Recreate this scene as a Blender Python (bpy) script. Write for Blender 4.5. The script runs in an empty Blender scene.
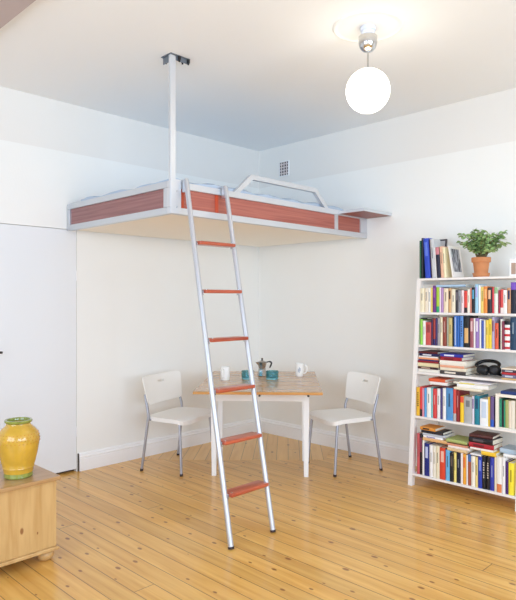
import bpy, bmesh, math, random
from mathutils import Vector, Matrix
random.seed(7)
C = bpy.context.scene.collection
PI = math.pi

# ------------------------------------------------------------------ materials
def lin(c):
    return tuple(((v/255)/12.92 if v/255 <= .04045 else ((v/255+.055)/1.055)**2.4) for v in c)
MATS = {}
def mat(name, rgb, rough=.5, metal=0., spec=.5, trans=0., emit=None, bump=0., bscale=40, vary=0., coat=0., ior=1.45, vscale=6):
    if name in MATS: return MATS[name]
    m = bpy.data.materials.new(name); m.use_nodes = True
    nt = m.node_tree; b = nt.nodes['Principled BSDF']
    col = (*lin(rgb), 1)
    b.inputs['Base Color'].default_value = col
    b.inputs['Roughness'].default_value = rough
    b.inputs['Metallic'].default_value = metal
    b.inputs['Specular IOR Level'].default_value = spec
    b.inputs['Transmission Weight'].default_value = trans
    b.inputs['Coat Weight'].default_value = coat
    b.inputs['Coat Roughness'].default_value = .08
    b.inputs['IOR'].default_value = ior
    if emit:
        b.inputs['Emission Color'].default_value = (*lin(emit[0]), 1)
        b.inputs['Emission Strength'].default_value = emit[1]
    tc = nt.nodes.new('ShaderNodeTexCoord')
    if vary:
        n = nt.nodes.new('ShaderNodeTexNoise'); n.inputs['Scale'].default_value = vscale; n.inputs['Detail'].default_value = 4
        nt.links.new(tc.outputs['Object'], n.inputs['Vector'])
        r = nt.nodes.new('ShaderNodeValToRGB')
        r.color_ramp.elements[0].position = .3; r.color_ramp.elements[1].position = .7
        r.color_ramp.elements[0].color = (*[v*(1-vary) for v in col[:3]], 1)
        r.color_ramp.elements[1].color = (*[min(1, v*(1+vary*.6)) for v in col[:3]], 1)
        nt.links.new(n.outputs['Fac'], r.inputs['Fac']); nt.links.new(r.outputs['Color'], b.inputs['Base Color'])
    if bump:
        n2 = nt.nodes.new('ShaderNodeTexNoise'); n2.inputs['Scale'].default_value = bscale; n2.inputs['Detail'].default_value = 3
        nt.links.new(tc.outputs['Object'], n2.inputs['Vector'])
        bp = nt.nodes.new('ShaderNodeBump'); bp.inputs['Strength'].default_value = bump; bp.inputs['Distance'].default_value = .004
        nt.links.new(n2.outputs['Fac'], bp.inputs['Height']); nt.links.new(bp.outputs['Normal'], b.inputs['Normal'])
    MATS[name] = m
    return m

def wood(name, light, dark, scale=(3, 40, 40), rough=.4, knots=None, planks=None, gap=None, coat=0., rot=0., off=(0, 0, 0), knot_density=.18, tone=.35):
    """grain along local X; planks = board width (boards stacked along Y), gap = dark joint width"""
    if name in MATS: return MATS[name]
    m = bpy.data.materials.new(name); m.use_nodes = True
    nt = m.node_tree; b = nt.nodes['Principled BSDF']; L = nt.links.new
    def node(t, **k):
        n = nt.nodes.new(t)
        for a, v in k.items(): setattr(n, a, v)
        return n
    def math_(op, a, v=None, c=None):
        n = node('ShaderNodeMath', operation=op)
        for i, q in enumerate((a, v, c)):
            if q is None: continue
            if isinstance(q, (int, float)): n.inputs[i].default_value = q
            else: L(q, n.inputs[i])
        return n.outputs[0]
    tc = node('ShaderNodeTexCoord')
    mp = node('ShaderNodeMapping'); mp.inputs['Rotation'].default_value = (0, 0, rot); mp.inputs['Location'].default_value = off
    L(tc.outputs['Object'], mp.inputs['Vector'])
    sx = node('ShaderNodeSeparateXYZ'); L(mp.outputs[0], sx.inputs[0])
    X, Y, Z = sx.outputs
    rnd = None
    if planks:
        row = math_('FLOOR', math_('DIVIDE', Y, planks))
        wn = node('ShaderNodeTexWhiteNoise', noise_dimensions='1D'); L(row, wn.inputs['W']); rnd = wn.outputs['Value']
        # boards butt end to end, each row shifted
        xs = math_('ADD', math_('DIVIDE', X, 5.7), math_('MULTIPLY', rnd, 7.3))
        bi = math_('FLOOR', xs)
        wn2 = node('ShaderNodeTexWhiteNoise', noise_dimensions='2D')
        cb = node('ShaderNodeCombineXYZ'); L(row, cb.inputs[0]); L(bi, cb.inputs[1]); L(cb.outputs[0], wn2.inputs['Vector'])
        rnd = wn2.outputs['Value']
    cv = node('ShaderNodeCombineXYZ')
    sh = math_('MULTIPLY', rnd, 13.7) if rnd is not None else None
    gx = math_('MULTIPLY', X, scale[0]); gy = math_('MULTIPLY', Y, scale[1]); gz = math_('MULTIPLY', Z, scale[2])
    if sh is not None: gx = math_('ADD', gx, sh); gz = math_('ADD', gz, math_('MULTIPLY', rnd, 31.))
    L(gx, cv.inputs[0]); L(gy, cv.inputs[1]); L(gz, cv.inputs[2])
    n = node('ShaderNodeTexNoise'); n.inputs['Scale'].default_value = 1; n.inputs['Detail'].default_value = 5; n.inputs['Distortion'].default_value = .6
    L(cv.outputs[0], n.inputs['Vector'])
    r = node('ShaderNodeValToRGB')
    r.color_ramp.elements[0].position = .32; r.color_ramp.elements[1].position = .66
    r.color_ramp.elements[0].color = (*lin(dark), 1); r.color_ramp.elements[1].color = (*lin(light), 1)
    L(n.outputs['Fac'], r.inputs['Fac'])
    col = r.outputs['Color']
    def mix(fac, a, bb, blend='MIX'):
        q = node('ShaderNodeMix', data_type='RGBA', blend_type=blend)
        L(fac, q.inputs[0]) if not isinstance(fac, float) else setattr(q.inputs[0], 'default_value', fac)
        for s, v in ((q.inputs[6], a), (q.inputs[7], bb)):
            if isinstance(v, tuple): s.default_value = (*v, 1)
            else: L(v, s)
        return q.outputs[2]
    if rnd is not None:
        hs = node('ShaderNodeHueSaturation'); L(col, hs.inputs['Color'])
        L(math_('ADD', math_('MULTIPLY', rnd, tone), 1 - tone*.5), hs.inputs['Value'])
        col = hs.outputs['Color']
    if knots:
        kv = node('ShaderNodeCombineXYZ')
        L(math_('MULTIPLY', math_('ADD', X, Z), knots*.8), kv.inputs[0]); L(math_('MULTIPLY', Y, knots*1.5), kv.inputs[1])
        vo = node('ShaderNodeTexVoronoi', voronoi_dimensions='2D'); vo.inputs['Scale'].default_value = 1; vo.inputs['Randomness'].default_value = 1
        L(kv.outputs[0], vo.inputs['Vector'])
        sc = node('ShaderNodeSeparateColor'); L(vo.outputs['Color'], sc.inputs[0])
        on = math_('GREATER_THAN', sc.outputs[0], 1 - knot_density*2)
        size = math_('MULTIPLY_ADD', sc.outputs[1], .10, .025)
        k = math_('MULTIPLY', on, math_('SUBTRACT', 1., math_('SMOOTH_MIN', math_('DIVIDE', vo.outputs['Distance'], size), 1., .2)))
        mr = node('ShaderNodeMapRange'); L(k, mr.inputs[0]); mr.inputs[1].default_value = .05; mr.inputs[2].default_value = .45; mr.inputs[4].default_value = .8
        col = mix(mr.outputs[0], col, lin((122, 60, 10)))
    if planks and gap:
        fy = math_('FRACT', math_('DIVIDE', Y, planks))
        d = math_('MINIMUM', fy, math_('SUBTRACT', 1., fy))
        g = math_('LESS_THAN', d, gap/planks/2)
        fx = math_('FRACT', xs); dx = math_('MINIMUM', fx, math_('SUBTRACT', 1., fx))
        g2 = math_('MAXIMUM', g, math_('LESS_THAN', dx, gap/5.7/2))
        col = mix(math_('MULTIPLY', g2, .75), col, lin((96, 62, 30)))
    L(col, b.inputs['Base Color'])
    b.inputs['Roughness'].default_value = rough
    b.inputs['Coat Weight'].default_value = coat; b.inputs['Coat Roughness'].default_value = .12
    MATS[name] = m
    return m

WALL = mat('wall paint', (241, 241, 238), .75, spec=.2, bump=.15, bscale=60, vary=.012, vscale=1.2)
WALLUP = mat('upper wall paint light-evened', (234, 232, 228), .75, spec=.2, bump=.15, bscale=60)  # separate frieze paint, its colour darkened to offset stronger light up there
CEIL = mat('ceiling paint', (242, 244, 245), .8, spec=.2, bump=.1, bscale=50)
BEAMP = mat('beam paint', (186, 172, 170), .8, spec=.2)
TRIM = mat('white gloss trim paint', (244, 244, 245), .35)
DOORP = mat('door paint', (231, 233, 236), .45, bump=.06, bscale=15)
GAPSHADE = mat('painted gap shade', (70, 58, 52), .9)  # dark tone that paints shade into the door gaps and notch
ALU = mat('brushed aluminium', (206, 210, 216), .34, metal=.85, bump=.05, bscale=200)
ALUW = mat('pale anodised aluminium', (214, 217, 222), .42, metal=.55)
LADM = mat('satin ladder aluminium', (198, 200, 206), .4, metal=.65)
STEEL = mat('chrome steel', (205, 205, 205), .18, metal=1.)
CHAIRLEG = mat('silver chair tube', (176, 178, 188), .45, metal=.6)
GREYM = mat('dark grey cast metal', (122, 130, 140), .45, metal=.5)
BLACKM = mat('black bolt', (34, 34, 36), .5)
BLACKP = mat('black plastic', (22, 22, 25), .4)
RUBBER = mat('dark rubber', (64, 50, 46), .8)
WPLAST = mat('white chair plastic', (244, 243, 240), .38)
SHELFW = mat('white bookcase lacquer', (240, 235, 231), .45)
WHITEP = mat('white table paint', (243, 242, 240), .45)
PAGE = mat('book paper', (236, 230, 214), .9, spec=.1, vary=.06, vscale=90)
FLOOR = wood('pine floor boards', (228, 180, 98), (208, 152, 70), (1.6, 26, 26), .3, knots=5.6, planks=.118, gap=.0045, coat=.3, knot_density=.3, tone=.17)
FLOOR2 = wood('pine corner boards', (230, 184, 106), (216, 164, 86), (1.6, 20, 26), .3, knots=4.5, planks=.105, gap=.004, coat=.3, rot=math.radians(-132), knot_density=.12, tone=.12)
PINE = wood('pale pine', (206, 168, 112), (188, 146, 90), (2.2, 26, 26), .4, knots=3.0, knot_density=.16)
PINEV = wood('pale pine vertical', (206, 168, 112), (188, 146, 88), (26, 26, 2.2), .4, knots=4.4, knot_density=.3)
PINETOP = wood('aged pine top', (188, 148, 100), (164, 122, 76), (2.2, 30, 26), .3, knots=3.0, coat=.2, rot=PI/2)
TABLEW = wood('lacquered table pine', (198, 160, 112), (172, 130, 84), (2.5, 34, 30), .25, knots=3.2, planks=.105, gap=.0015, coat=.35, knot_density=.08, tone=.16)
TABLEE = wood('table edge', (206, 150, 84), (186, 124, 60), (2.5, 34, 30), .3, coat=.3)
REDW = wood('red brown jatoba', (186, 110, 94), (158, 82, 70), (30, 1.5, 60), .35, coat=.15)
REDSHADE = wood('red brown end panel shaded', (158, 108, 106), (130, 82, 82), (1.5, 30, 60), .35, coat=.15)  # same panel wood, greyer and darker: dimmer light on the end painted in
REDB = mat('bright red wood', (190, 74, 40), .35, vary=.1)
TREAD = wood('cherry tread', (192, 92, 58), (158, 64, 38), (30, 3, 30), .3, coat=.3)
UNDER = mat('cream bed base', (249, 244, 234), .7)
QUILT = mat('pale blue cotton', (186, 200, 218), .9, spec=.1, bump=.5, bscale=45, vary=.06)
GLOBE = mat('opal glass globe', (255, 253, 248), .2, emit=((255, 246, 226), 9.))
YEL = mat('yellow glaze', (208, 164, 56), .14, vary=.14, coat=.6, vscale=14, bump=.15, bscale=18)
YELP = mat('ochre glaze dots', (196, 132, 30), .2, coat=.6)
GRN = mat('green glaze', (140, 148, 66), .16, vary=.25, coat=.6, vscale=25)
TERRA = mat('terracotta', (206, 138, 92), .85, vary=.1, vscale=14, bump=.2)
SOIL = mat('potting soil', (60, 44, 34), 1., bump=.8, bscale=120)
LEAF1 = mat('leaf green', (152, 182, 118), .4, vary=.42, vscale=30)
STEM = mat('plant stem', (120, 104, 70), .8)
TEAL = mat('teal glass', (150, 212, 224), .05, trans=.95, ior=1.45)
MUG = mat('white stoneware', (244, 243, 240), .2, coat=.3)
MOTIF = mat('grey printed motif', (150, 160, 178), .4)
MOKA = mat('polished aluminium', (186, 184, 182), .24, metal=.95)
MOKAB = mat('bakelite', (30, 26, 26), .35)
CUSH = mat('ear cushion leatherette', (30, 30, 34), .7)
PHOTO = None
bookm = {}
def bm_(rgb):
    k = 'cover %d %d %d' % rgb
    return mat(k, rgb, .45, vary=.05, vscale=30)

# ------------------------------------------------------------------ mesh helpers
def obj(name, bm, m, parent=None, smooth=False, loc=None, mods=()):
    me = bpy.data.meshes.new(name)
    bmesh.ops.recalc_face_normals(bm, faces=bm.faces[:])
    bm.to_mesh(me); bm.free()
    for q in (m if isinstance(m, (list, tuple)) else [m]): me.materials.append(q)
    if smooth:
        for p in me.polygons: p.use_smooth = True
        me.set_sharp_from_angle(angle=math.radians(42))
    o = bpy.data.objects.new(name, me); C.objects.link(o)
    if parent: o.parent = parent
    if loc: o.location = loc
    return o
def tag(o, label, cat, group=None, kind=None):
    o['label'] = label; o['category'] = cat
    if group: o['group'] = group
    if kind: o['kind'] = kind
    return o
def empty(name, loc, rz, label, cat, group=None):
    o = bpy.data.objects.new(name, None); C.objects.link(o)
    o.empty_display_size = .1; o.location = loc; o.rotation_euler = (0, 0, rz)
    return tag(o, label, cat, group)
def struct(name, bm, m, parent=None, smooth=False):
    o = obj(name, bm, m, parent, smooth)
    if not parent: o['kind'] = 'structure'
    return o
def copy_tree(o, parent=None):
    c = o.copy(); C.objects.link(c)
    if parent: c.parent = parent
    for ch in list(o.children): copy_tree(ch, c)
    return c
def B(): return bmesh.new()
def box(bm, x0, x1, y0, y1, z0, z1, bev=0., mi=0, seg=2):
    vs = [bm.verts.new((x, y, z)) for z in (z0, z1) for y in (y0, y1) for x in (x0, x1)]
    fs = [bm.faces.new([vs[i] for i in q]) for q in ((0, 2, 3, 1), (4, 5, 7, 6), (0, 1, 5, 4), (2, 6, 7, 3), (0, 4, 6, 2), (1, 3, 7, 5))]
    for f in fs: f.material_index = mi
    if bev:
        es = list({e for f in fs for e in f.edges})
        r = bmesh.ops.bevel(bm, geom=es, offset=bev, segments=seg, affect='EDGES', profile=.5)
        for f in r['faces']: f.material_index = mi
    return bm
def obox(bm, p0, p1, w, h, up=(0, 0, 1), bev=0.):
    """box bar from p0 to p1, width w (sideways) and height h (along up)"""
    p0, p1 = Vector(p0), Vector(p1); d = (p1-p0).normalized()
    s = d.cross(Vector(up)).normalized(); u = s.cross(d).normalized()
    vs = [bm.verts.new(p + s*(a*w/2) + u*(b*h/2)) for p in (p0, p1) for a, b in ((-1, -1), (1, -1), (1, 1), (-1, 1))]
    fs = [bm.faces.new([vs[i] for i in q]) for q in ((0, 1, 2, 3), (7, 6, 5, 4), (0, 4, 5, 1), (1, 5, 6, 2), (2, 6, 7, 3), (3, 7, 4, 0))]
    if bev:
        bmesh.ops.bevel(bm, geom=list({e for f in fs for e in f.edges}), offset=bev, segments=2, affect='EDGES', profile=.5)
    return bm
def tube(bm, pts, r, n=12, caps=True):
    pts = [Vector(p) for p in pts]
    rr = r if isinstance(r, (list, tuple)) else [r]*len(pts)
    rings = []; ref = None
    for i, p in enumerate(pts):
        t = (pts[min(i+1, len(pts)-1)] - pts[max(i-1, 0)]).normalized()
        if ref is None:
            ref = t.cross(Vector((0, 0, 1)))
            if ref.length < .1: ref = t.cross(Vector((1, 0, 0)))
            ref.normalize()
        a = (ref - t*ref.dot(t)).normalized(); b = t.cross(a); ref = a
        rings.append([bm.verts.new(p + (a*math.cos(2*PI*k/n) + b*math.sin(2*PI*k/n))*rr[i]) for k in range(n)])
    for q, s in zip(rings, rings[1:]):
        for k in range(n): bm.faces.new((q[k], q[(k+1) % n], s[(k+1) % n], s[k]))
    if caps: bm.faces.new(rings[0][::-1]); bm.faces.new(rings[-1])
    return bm
def smooth_path(pts, n=8):
    """Catmull-Rom through the points"""
    P = [Vector(p) for p in pts]; P = [P[0]*2-P[1]] + P + [P[-1]*2-P[-2]]; out = []
    for i in range(1, len(P)-2):
        for k in range(n):
            t = k/n; a, b, c, d = P[i-1:i+3]
            out.append(.5*((2*b) + (c-a)*t + (2*a-5*b+4*c-d)*t*t + (3*b-a-3*c+d)*t**3))
    return out + [P[-2]]
def lathe(bm, prof, n=32, c=(0, 0, 0), mi=0, ripple=None):
    rings = []
    for r, z in prof:
        if r < 1e-6: rings.append([bm.verts.new((c[0], c[1], c[2]+z))])
        else: rings.append([bm.verts.new((c[0]+r*math.cos(2*PI*k/n), c[1]+r*math.sin(2*PI*k/n), c[2]+z)) for k in range(n)])
    for q, s in zip(rings, rings[1:]):
        for k in range(n):
            k2 = (k+1) % n
            if len(q) == 1 and len(s) == 1: continue
            if len(q) == 1: f = bm.faces.new((q[0], s[k2], s[k]))
            elif len(s) == 1: f = bm.faces.new((q[k], q[k2], s[0]))
            else: f = bm.faces.new((q[k], q[k2], s[k2], s[k]))
            f.material_index = mi
    return bm
def prism(bm, poly, z0, z1, mi=0):
    a = [bm.verts.new((x, y, z0)) for x, y in poly]; b = [bm.verts.new((x, y, z1)) for x, y in poly]
    n = len(poly)
    fs = [bm.faces.new(a[::-1]), bm.faces.new(b)] + [bm.faces.new((a[k], a[(k+1) % n], b[(k+1) % n], b[k])) for k in range(n)]
    for f in fs: f.material_index = mi
    return fs
def shell(bm, nu, nv, f, g, hole=lambda a, b: False):
    """closed shell between surfaces f(a,b) and g(a,b), a and b in -1..1"""
    us = [-1+2*i/nu for i in range(nu+1)]; vs = [-1+2*j/nv for j in range(nv+1)]
    T = {}; U = {}
    for i, a in enumerate(us):
        for j, b in enumerate(vs):
            T[i, j] = bm.verts.new(f(a, b)); U[i, j] = bm.verts.new(g(a, b))
    keep = {(i, j) for i in range(nu) for j in range(nv) if not hole((us[i]+us[i+1])/2, (vs[j]+vs[j+1])/2)}
    for i, j in keep:
        bm.faces.new((T[i, j], T[i+1, j], T[i+1, j+1], T[i, j+1]))
        bm.faces.new((U[i, j], U[i, j+1], U[i+1, j+1], U[i+1, j]))
        for (di, dj, p, q) in ((-1, 0, (i, j+1), (i, j)), (1, 0, (i+1, j), (i+1, j+1)), (0, -1, (i, j), (i+1, j)), (0, 1, (i+1, j+1), (i, j+1))):
            if (i+di, j+dj) not in keep: bm.faces.new((T[q], T[p], U[p], U[q]))
    for v in [v for v in bm.verts if not v.link_faces]: bm.verts.remove(v)
    return bm
def rsq(a, b, p=7.):
    m = max(abs(a), abs(b))
    if m < 1e-9: return a, b
    s = m/((abs(a)**p + abs(b)**p)**(1/p))
    return a*s, b*s

# ------------------------------------------------------------------ room shell
XR, YF, ZC = 6.3, -6.3, 3.03
bm = B(); box(bm, -.2, XR+.2, YF-.2, .2, -.12, 0); struct('floor', bm, FLOOR)
bm = B(); prism(bm, [(.012, -.012), (.012, -1.55), (.30, -1.36), (1.24, -.42), (1.0, -.012)], 0, .0012); struct('floor_patch', bm, FLOOR2)
bm = B(); box(bm, -.2, XR+.2, YF-.2, .2, ZC, ZC+.15); struct('ceiling', bm, CEIL)
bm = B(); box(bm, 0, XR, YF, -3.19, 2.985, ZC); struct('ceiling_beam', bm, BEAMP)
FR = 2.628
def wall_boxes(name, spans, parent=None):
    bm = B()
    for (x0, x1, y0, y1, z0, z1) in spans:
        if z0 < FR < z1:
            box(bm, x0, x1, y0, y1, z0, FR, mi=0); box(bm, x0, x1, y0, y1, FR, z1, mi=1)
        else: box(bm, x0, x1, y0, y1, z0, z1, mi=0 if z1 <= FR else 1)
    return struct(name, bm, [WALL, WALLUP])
DY0, DY1, DZ = -3.02, -2.145, 2.0
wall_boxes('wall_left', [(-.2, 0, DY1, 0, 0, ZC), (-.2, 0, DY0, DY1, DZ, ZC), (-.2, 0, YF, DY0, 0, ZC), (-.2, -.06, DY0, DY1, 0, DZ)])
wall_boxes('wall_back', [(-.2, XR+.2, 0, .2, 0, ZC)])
W1 = [(-5.6, -4.0), (-3.4, -1.8)]       # windows in the right wall (y ranges), sill .8 to 2.6
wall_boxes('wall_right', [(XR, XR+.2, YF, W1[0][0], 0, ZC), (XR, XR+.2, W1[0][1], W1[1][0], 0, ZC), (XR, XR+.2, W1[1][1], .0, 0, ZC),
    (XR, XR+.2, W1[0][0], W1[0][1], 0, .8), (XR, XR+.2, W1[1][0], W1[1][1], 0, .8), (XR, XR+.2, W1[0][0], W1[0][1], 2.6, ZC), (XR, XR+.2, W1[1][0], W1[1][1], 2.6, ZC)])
WFILL = (1.6, 4.4)  # made-up opening in the unseen front wall, added for fill light
wall_boxes('wall_front', [(-.2, WFILL[0], YF-.2, YF, 0, ZC), (WFILL[1], XR+.2, YF-.2, YF, 0, ZC), (WFILL[0], WFILL[1], YF-.2, YF, 0, .8), (WFILL[0], WFILL[1], YF-.2, YF, 2.6, ZC)])
def window(n, axis, a0, a1):
    bm = B()
    def bar(u0, u1, z0, z1):
        if axis == 'x': box(bm, XR+.06, XR+.12, u0, u1, z0, z1, .004)
        else: box(bm, u0, u1, YF-.12, YF-.06, z0, z1, .004)
    bar(a0, a0+.07, .8, 2.6); bar(a1-.07, a1, .8, 2.6); bar(a0+.07, a1-.07, .8, .87); bar(a0+.07, a1-.07, 2.53, 2.6)
    mid = (a0+a1)/2; bar(mid-.04, mid+.04, .87, 2.53)
    struct('window_%d' % n, bm, TRIM)
window(1, 'x', *W1[0]); window(2, 'x', *W1[1]); window(3, 'y', *WFILL)  # the third one is added only to carry fill light

def baseboard(name, axis, a0, a1):
    prof = [(0, 0), (.020, 0), (.020, .098), (.017, .101), (.017, .106), (.020, .109), (.020, .118), (.012, .128), (.012, .136), (.006, .146), (0, .148)]
    bm = B()
    rings = []
    for a in (a0, a1):
        rings.append([bm.verts.new((d, a, z) if axis == 'l' else (a, -d, z)) for d, z in prof])
    n = len(prof)
    for k in range(n): bm.faces.new((rings[0][k], rings[0][(k+1) % n], rings[1][(k+1) % n], rings[1][k]))
    bm.faces.new(rings[0]); bm.faces.new(rings[1][::-1])
    struct(name, bm, TRIM)
baseboard('baseboard_left', 'l', -2.125, -.001); baseboard('baseboard_back', 'b', .021, XR-.01)
bm = B(); box(bm, 0, .02, YF+.01, DY0-.02, 0, .148, .003); struct('baseboard_front', bm, TRIM)
# flush door in the left wall
bm = B(); box(bm, -.045, -.004, DY0+.004, DY1-.0025, .022, DZ-.0035, .001); dr = struct('door_1', bm, DOORP)
bm = B(); box(bm, -.058, -.046, DY0+.001, DY1-.001, .001, DZ-.001); q = obj('gap_shade_sheet', bm, GAPSHADE, dr)  # dark sheet behind the slab paints the shade in its gaps
bm = B(); box(bm, .0003, .004, DY1+.007, DY1+.0195, .001, .147); obj('notch_shade_strip', bm, GAPSHADE, dr)  # dark strip paints the shadowed notch between door edge and baseboard
for z in (.33, 1.62):
    bm = B(); tube(bm, [(.002, DY1-.003, z-.04), (.002, DY1-.003, z+.04)], .005, 10); obj('hinge', bm, TRIM, dr, True)
bm = B(); tube(bm, [(-.004, -2.91, 1.03), (.012, -2.91, 1.03)], .026, 20); tube(bm, smooth_path([(.01, -2.91, 1.03), (.045, -2.905, 1.03), (.052, -2.87, 1.03), (.052, -2.775, 1.028)]), .009, 10)
obj('door_handle', bm, BLACKP, dr, True)
# ventilation grille high in the back wall
vent = empty('vent_grille', (.374, 0, 2.785), 0, 'small square white ventilation grille high on the back wall above the bed', 'vent')
bm = B(); w, h = .068, .078
for (x0, x1, z0, z1) in ((-w, w, h-.008, h), (-w, w, -h, -h+.008), (-w, -w+.008, -h+.008, h-.008), (w-.008, w, -h+.008, h-.008)):
    box(bm, x0, x1, -.012, 0, z0, z1, .001)
obj('frame', bm, TRIM, vent)
bm = B()
for k in range(1, 5): box(bm, -w+.008, w-.008, -.009, -.002, -h+k*2*h/5-.0045, -h+k*2*h/5+.0045)
for k in range(1, 4): box(bm, -w+k*2*w/4-.0045, -w+k*2*w/4+.0045, -.010, -.0021, -h+.008, h-.008)
obj('grid', bm, mat('grille paint', (226, 216, 214), .5), vent)
bm = B(); box(bm, -w+.004, w-.004, -.0018, 0, -h+.004, h-.004); obj('duct_shade_sheet', bm, mat('painted duct shade', (84, 74, 80), .9), vent)  # dark sheet behind the bars paints the shade inside the duct

# ------------------------------------------------------------------ ceiling rose and pendant lamp
LX, LY = 2.521, -1.634
bm = B(); lathe(bm, [(.001, 0), (.207, 0), (.206, -.004), (.201, -.008), (.195, -.009), (.189, -.007), (.184, -.004), (.165, -.003), (.06, -.003), (.001, -.003)], 64, (LX, LY, ZC))
struct('ceiling_rose', bm, mat('plaster rose', (240, 240, 238), .8), smooth=True)
lamp = empty('pendant_lamp', (LX, LY, ZC-.003), 0, 'white glass globe pendant lamp with brushed steel cup hanging from the ceiling rose', 'lamp')
bm = B(); lathe(bm, [(.001, 0), (.044, 0), (.044, -.02), (.038, -.026), (.038, -.052), (.001, -.052)], 32); obj('hook_cover', bm, mat('pale blue plastic', (222, 228, 242), .4), lamp, True)
bm = B(); lathe(bm, [(.001, -.0525), (.052, -.0525), (.055, -.057), (.055, -.092), (.052, -.107), (.044, -.126), (.03, -.139), (.014, -.144), (.001, -.144)], 40); obj('canopy', bm, STEEL, lamp, True)
bm = B(); tube(bm, [(0, 0, -.143), (0, 0, -.25)], .0055, 12); obj('stem', bm, STEEL, lamp, True)
bm = B(); lathe(bm, [(0, -.2465)] + [(.1285*math.sin(PI*k/32) if k < 32 else 0., -.375+.1285*math.cos(PI*k/32)) for k in range(1, 33)], 48); obj('globe', bm, GLOBE, lamp, True)

# ------------------------------------------------------------------ loft bed
BX, BY, Z0, Z1 = 1.40, -2.235, 1.985, 2.200
bed = empty('loft_bed', (.0, 0, Z0), 0, 'aluminium framed loft bed with red-brown side panels hung in the room corner', 'loft bed')
def bp(name, fn, m, smooth=False, parent=bed):
    bm = B(); fn(bm); bmesh.ops.translate(bm, verts=bm.verts[:], vec=(0, 0, -Z0)); return obj(name, bm, m, parent, smooth)
bp('side_rail', lambda b: box(b, BX-.04, BX, BY, -.003, Z1-.044, Z1, .003), ALUW)
bp('side_rail', lambda b: box(b, BX-.04, BX, BY, -.003, Z0, Z0+.044, .003), ALUW)
bp('end_rail', lambda b: box(b, .003, BX-.0405, BY, BY+.04, Z1-.044, Z1, .003), ALU)
bp('end_rail', lambda b: box(b, .003, BX-.0405, BY, BY+.04, Z0, Z0+.044, .003), ALU)
bp('wall_rail', lambda b: box(b, .003, .04, BY+.041, -.003, Z0+.02, Z0+.1, .003), ALU)
bp('wall_rail', lambda b: box(b, .041, BX-.041, -.04, -.003, Z0+.02, Z0+.1, .003), ALU)
za, zb = Z0+.0445, Z1-.0445
bp('stile', lambda b: box(b, .003, .05, BY, BY+.04, za, zb, .002), ALU)
bp('stile', lambda b: box(b, BX-.075, BX-.0405, BY, BY+.04, za, zb, .002), ALU)
bp('stile', lambda b: box(b, BX-.04, BX, BY, BY+.075, za, zb, .002), ALUW)
bp('stile', lambda b: box(b, BX-.04, BX, -.475, -.437, za, zb, .002), ALUW)
bp('stile', lambda b: box(b, BX-.04, BX, -.10, -.003, za, zb, .002), ALUW)
bp('end_panel', lambda b: box(b, .0505, BX-.0755, BY+.014, BY+.03, za, zb), REDSHADE)
bp('side_panel', lambda b: box(b, BX-.03, BX-.014, BY+.0755, -.4755, za, zb), REDW)
bp('side_panel', lambda b: box(b, BX-.03, BX-.014, -.4365, -.1005, za, zb), REDW)
for y in (-2.13, -1.825): bp('batten', lambda b: box(b, BX-.0139, BX-.006, y-.014, y+.014, za+.001, zb-.001, .002), REDB)
bp('bed_base', lambda b: box(b, .041, BX-.041, BY+.041, -.041, Z0+.006, Z0+.02), UNDER)
# corner plate and its bolts, post to the ceiling, ceiling bracket
pl = bp('corner_plate', lambda b: box(b, BX+.0005, BX+.006, BY+.002, BY+.085, Z0+.002, Z1+.012, .001), ALUW)
for z in (Z0+.045, Z0+.15):
    b_ = B(); tube(b_, [(BX+.006, BY+.05, z-Z0), (BX+.011, BY+.05, z-Z0)], .007, 12); obj('bolt', b_, ALU, pl, True)
post = bp('support_post', lambda b: box(b, BX-.024, BX, BY+.004, BY+.046, Z1+.0005, ZC-.006, .003), ALUW)
def brk(b):
    box(b, BX-.10, BX+.008, BY-.001, BY+.05, ZC-.0055, ZC-.0005)
    box(b, BX-.095, BX-.0245, BY+.012, BY+.016, ZC-.05, ZC-.006)
    box(b, BX-.018, BX+.008, BY+.0505, BY+.16, ZC-.0055, ZC-.0005)
    box(b, BX-.004, BX, BY+.0465, BY+.155, ZC-.036, ZC-.006)
br = bp('ceiling_bracket', brk, GREYM)
for (x, y) in ((BX-.085, BY+.03), (BX-.05, BY+.032), (BX+.006, BY+.07), (BX-.012, BY+.11), (BX+.006, BY+.145)):
    b_ = B(); tube(b_, [(x, y, ZC-.006-Z0), (x, y, ZC-.03-Z0)], .011, 8); tube(b_, [(x, y, ZC-.03-Z0), (x, y, ZC-.042-Z0)], .006, 8); obj('bolt', b_, BLACKM, br, True)
# raised guard rail
def guard(b):
    P = [(BX-.02, -1.66, Z1-.002), (BX-.02, -1.49, Z1+.148), (BX-.02, -.725, Z1+.148), (BX-.02, -.565, Z1-.002)]
    w = .034
    def off(i):
        p = Vector(P[i]); return p
    c = Vector((0, -1.1, Z1)); I = [(BX-.02, -1.66+.05, Z1-.002), (BX-.02, -1.49+.021, Z1+.148-w), (BX-.02, -.725-.022, Z1+.148-w), (BX-.02, -.565-.05, Z1-.002)]
    for x in (BX-.035, BX-.005):
        pass
    rings = []
    for x in (BX-.036, BX-.004):
        rings.append(([b.verts.new((x, p[1], p[2])) for p in P], [b.verts.new((x, p[1], p[2])) for p in I]))
    (O0, I0), (O1, I1) = rings
    for k in range(3):
        b.faces.new((O0[k], O0[k+1], I0[k+1], I0[k])); b.faces.new((O1[k], I1[k], I1[k+1], O1[k+1]))
        b.faces.new((O0[k], O1[k], O1[k+1], O0[k+1])); b.faces.new((I0[k], I0[k+1], I1[k+1], I1[k]))
    b.faces.new((O0[0], I0[0], I1[0], O1[0])); b.faces.new((O0[3], O1[3], I1[3], I0[3]))
bp('guard_rail', guard, ALUW)
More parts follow.
